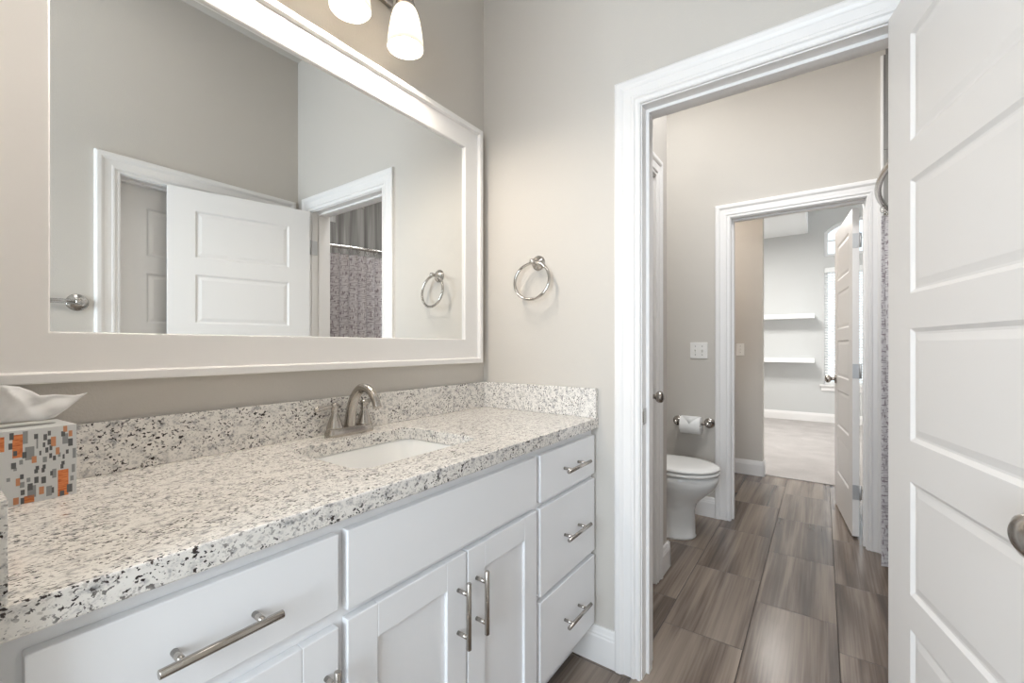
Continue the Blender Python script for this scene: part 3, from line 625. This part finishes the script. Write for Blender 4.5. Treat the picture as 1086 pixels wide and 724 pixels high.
# ------------------------------------------------------------------ toilet
t = thing('toilet', 'white elongated toilet with closed lid in the alcove', 'toilet', (2.86, .90, 0))
def egg(z, yf, yb, hw, n=48, cx=2.86, p=1.0):
    ym = yf+(yb-yf)*.42; r = []
    for i in range(n):
        a = 2*PI*i/n; c, s = math.cos(a), math.sin(a)
        y = ym+(s*(yb-ym) if s > 0 else s*(ym-yf)); e = 1 if s < 0 else .75
        r.append((cx+hw*math.copysign(abs(c)**e, c), y, z))
    return r
b = nb(); loft(b, [egg(*a) for a in ((0, .640, 1.10, .118), (.012, .634, 1.10, .121), (.022, .640, 1.10, .116), (.08, .640, 1.10, .117), (.17, .643, 1.10, .117), (.215, .630, 1.10, .122), (.255, .596, 1.10, .140), (.29, .556, 1.10, .160), (.33, .522, 1.10, .178), (.365, .508, 1.10, .186), (.392, .506, 1.10, .186), (.402, .512, 1.10, .180))]); obj('bowl', b, M['porc'], t, smooth=True)
b = nb(); loft(b, [egg(*a) for a in ((.403, .530, 1.00, .168), (.407, .528, 1.00, .170), (.4085, .503, 1.025, .190), (.422, .500, 1.025, .192), (.428, .508, 1.02, .186))]); obj('seat', b, M['seat'], t, smooth=True)
b = nb(); loft(b, [egg(*a) for a in ((.429, .530, 1.00, .168), (.435, .528, 1.00, .170), (.4365, .502, 1.025, .191), (.446, .500, 1.025, .191), (.454, .512, 1.02, .182), (.460, .56, .99, .15), (.463, .64, .93, .09))]); obj('lid', b, M['seat'], t, smooth=True)
b = nb(); box(b, 2.86-.225, 2.86+.225, 1.045, 1.235, .39, .745); obj('tank', b, M['porc'], t, .025, 4)
b = nb(); box(b, 2.86-.235, 2.86+.235, 1.033, 1.242, .747, .785); obj('tank_lid', b, M['porc'], t, .012, 3)
b = nb(); tube(b, [(2.70, 1.045, .69), (2.70, 1.025, .69), (2.73, 1.018, .688), (2.77, 1.018, .680)], .006, 12); obj('flush_lever', b, M['chrome'], t, smooth=True)
for x in (2.86-.075, 2.86+.075):
    b = nb(); box(b, x-.02, x+.02, 1.00, 1.03, .403, .45); obj('seat_hinge', b, M['seat'], t, .006, 3)

# ------------------------------------------------------------------ toilet paper
RY, RZ, RX = .744, .640, 3.205
t = thing('toilet_paper_holder', 'chrome two-post paper holder on the wall beside the toilet', 'paper holder', (X2, .745, .665))
for y in (RY+.105, RY-.105):
    b = nb(); lathe(b, [(.036, 0), (.036, .005), (.031, .009), (.024, .011), (.018, .016), (.012, .022), (.010, .055), (.014, .062), (.015, .070), (.013, .080), (.003, .085)], (X2, y, RZ+.012), (-1, 0, 0)); obj('mount', b, M['chrome'], t, smooth=True)
b = nb(); tube(b, [(RX, RY-.105, RZ+.012), (RX, RY+.105, RZ+.012)], .008, 14); obj('roller', b, M['chrome'], t, smooth=True)
t = thing('toilet_paper_roll', 'white paper roll with folded pointed end on the chrome holder', 'toilet paper', (RX, RY, RZ))
b = nb(); lathe(b, [(.021, -.066), (.060, -.066), (.061, -.064), (.061, .064), (.060, .066), (.021, .066), (.021, -.066)], (RX, RY, RZ), (0, 1, 0), 48, 0, False); obj('roll', b, M['paper'], t, .001, 1)
b = nb()
tri = []
for s in [i/8 for i in range(9)]:
    half = .060*(1-s)+.0005; a = math.radians(78-62*s); r = .0622
    tri.append([(RX-r*math.cos(a), RY-half, RZ+r*math.sin(a)), (RX-r*math.cos(a), RY+half, RZ+r*math.sin(a))])
loft(b, tri, False, False, False); o = obj('folded_end', b, M['paper'], t); s_ = o.modifiers.new('thick', 'SOLIDIFY'); s_.thickness = .0012

# ------------------------------------------------------------------ switches
def plate(name, label, x, y, z, gangs):
    t = thing(name, label, 'light switch', (x, y, z)); wd = .070+.046*(gangs-1)
    b = nb(); box(b, x-.006, x, y-wd/2, y+wd/2, z-.0575, z+.0575); obj('cover_plate', b, M['plastic'], t, .003, 2)
    for k in range(gangs):
        yy = y-(gangs-1)*.023+k*.046
        b = nb(); box(b, x-.008, x-.0058, yy-.0065, yy+.0065, z-.013, z+.013); prism(b, [(-.008, -.006), (-.019, .004), (-.017, .010), (-.008, .006)], lambda a, c, tt: (x+a, tt, z+c), yy-.004, yy+.004); obj('toggle', b, M['plastic'], t)
        for s in (-1, 1):
            b = nb(); lathe(b, [(.0033, 0), (.0033, .0012), (.001, .0016)], (x-.006, yy, z+s*.030), (-1, 0, 0), 12); obj('screw', b, M['screw'], t)
plate('light_switch', 'white double light switch plate on the wall above the paper roll', X2, .709, 1.16, 2)
plate('light_switch', 'white single light switch plate on the wall end beyond the far doorway', X3, .622, 1.16, 1)

# ------------------------------------------------------------------ shower curtain and rod
RODZ = 1.905
ry = lambda x: -.205-.29*(x-2.465)**2
t = thing('shower_curtain_rod', 'curved chrome rod bowed outward above the shower curtain', 'curtain rod', (2.465, -.3, RODZ))
b = nb(); tube(b, [(x, ry(x), RODZ) for x in [XW+T+.014+(X2-XW-T-.03)*i/40 for i in range(41)]], .0125, 16); obj('rod', b, M['chrome'], t, smooth=True)
for x, s in ((XW+T+.012, 1), (X2-.012, -1)):
    b = nb(); lathe(b, [(.036, 0), (.036, .006), (.026, .016), (.017, .030), (.015, .036)], (x, ry(x), RODZ), (s, -s*.0+0, 0)); obj('flange', b, M['chrome'], t, smooth=True)
def curtain(label, cx0, cx1, npl, inset):
    t = thing('shower_curtain', label, 'shower curtain', ((cx0+cx1)/2, -.3, .05))
    b = nb(); uvl = b.loops.layers.uv.new('UVMap'); NX, NZ = 20*npl, 26; G = []
    for j in range(NZ+1):
        zz = .06+(RODZ-.045-.06)*j/NZ; s = j/NZ; row = []
        for i in range(NX+1):
            u = i/NX; x = cx0+(cx1-cx0)*u; amp = .058*(1-.40*s)
            off = amp*(math.sin(2*PI*npl*u)-1)+.010*(1-s)*(math.sin(2*PI*npl*.44*u+1)-1)
            row.append(b.verts.new((x+.010*math.sin(4*PI*npl*u+.5)*(1-.3*s), ry(x)+off-inset, zz)))
        G.append(row)
    for j in range(NZ):
        for i in range(NX):
            f = b.faces.new((G[j][i], G[j][i+1], G[j+1][i+1], G[j+1][i])); f.smooth = True
            for lp, (a, c) in zip(f.loops, ((i, j), (i+1, j), (i+1, j+1), (i, j+1))): lp[uvl].uv = (a/20*.13, c/NZ*1.8)
    o = obj('cloth', b, M['fabric'], t)
    for k in range(npl):
        x = cx0+(cx1-cx0)*(k+.25)/npl; y = ry(x)
        b = nb(); tube(b, [(x, y+.021*math.sin(2*PI*i/20), RODZ-.010+.026*math.cos(2*PI*i/20)) for i in range(20)], .0018, 8, 0, True); obj('hook', b, M['chrome'], t, smooth=True)
curtain('wide grey crosshatch shower curtain on the curved rod, reflected in the mirror', XW+T+.03, 2.235, 9, 0)
curtain('narrow strip of grey shower curtain bunched beside the second doorway casing', 2.92, 3.22, 7, -.018)

# ------------------------------------------------------------------ second vanity, seen edge-on past the second doorway
t = thing('far_vanity_cabinet', 'white vanity cabinet seen edge-on through the second doorway', 'cabinet', (4.0, .98, 0))
b = nb(); box(b, 3.42, 4.567, .716, W-.003, .12, .882); box(b, 3.42, 4.567, .79, W-.003, 0, .12); obj('body', b, M['cab'], t, .0015, 1)
for i, (z0, z1) in enumerate(((.15, .40), (.42, .69), (.71, .857))):
    for x0, x1 in ((3.45, 3.80), (3.82, 4.17), (4.19, 4.54)):
        b = nb(); box(b, x0, x1, .697, .716, z0, z1); o = obj('drawer', b, M['cab'], t, .0018, 2); pull(o, ((x0+x1)/2, .697, (z0+z1)/2), (1, 0, 0), .155, .10)
t = thing('far_countertop', 'granite countertop edge seen past the second doorway casing', 'countertop', (4.0, .97, .882))
b = nb(); box(b, 3.405, 4.569, .688, W-.001, .882, .92); obj('slab', b, M['granite'], t, .0025, 2)
b = nb(); box(b, 4.549, 4.569, .688, W-.001, .92, 1.031); obj('side_splash', b, M['granite'], t, .002, 2)
b = nb(); box(b, 3.405, 4.549, W-.021, W-.001, .92, 1.031); obj('backsplash', b, M['granite'], t, .002, 2)

# ------------------------------------------------------------------ shelves in the carpeted room
for z, lb in ((1.66, 'white floating shelf higher on the far wall'), (.97, 'white floating shelf lower on the far wall')):
    b = nb(); box(b, XF-.255, XF, .09, 2.6, z-.035, z+.035)
    tag(obj('floating_shelf', b, M['shelf'], None, .003), lb, 'shelf', 'floating shelves')
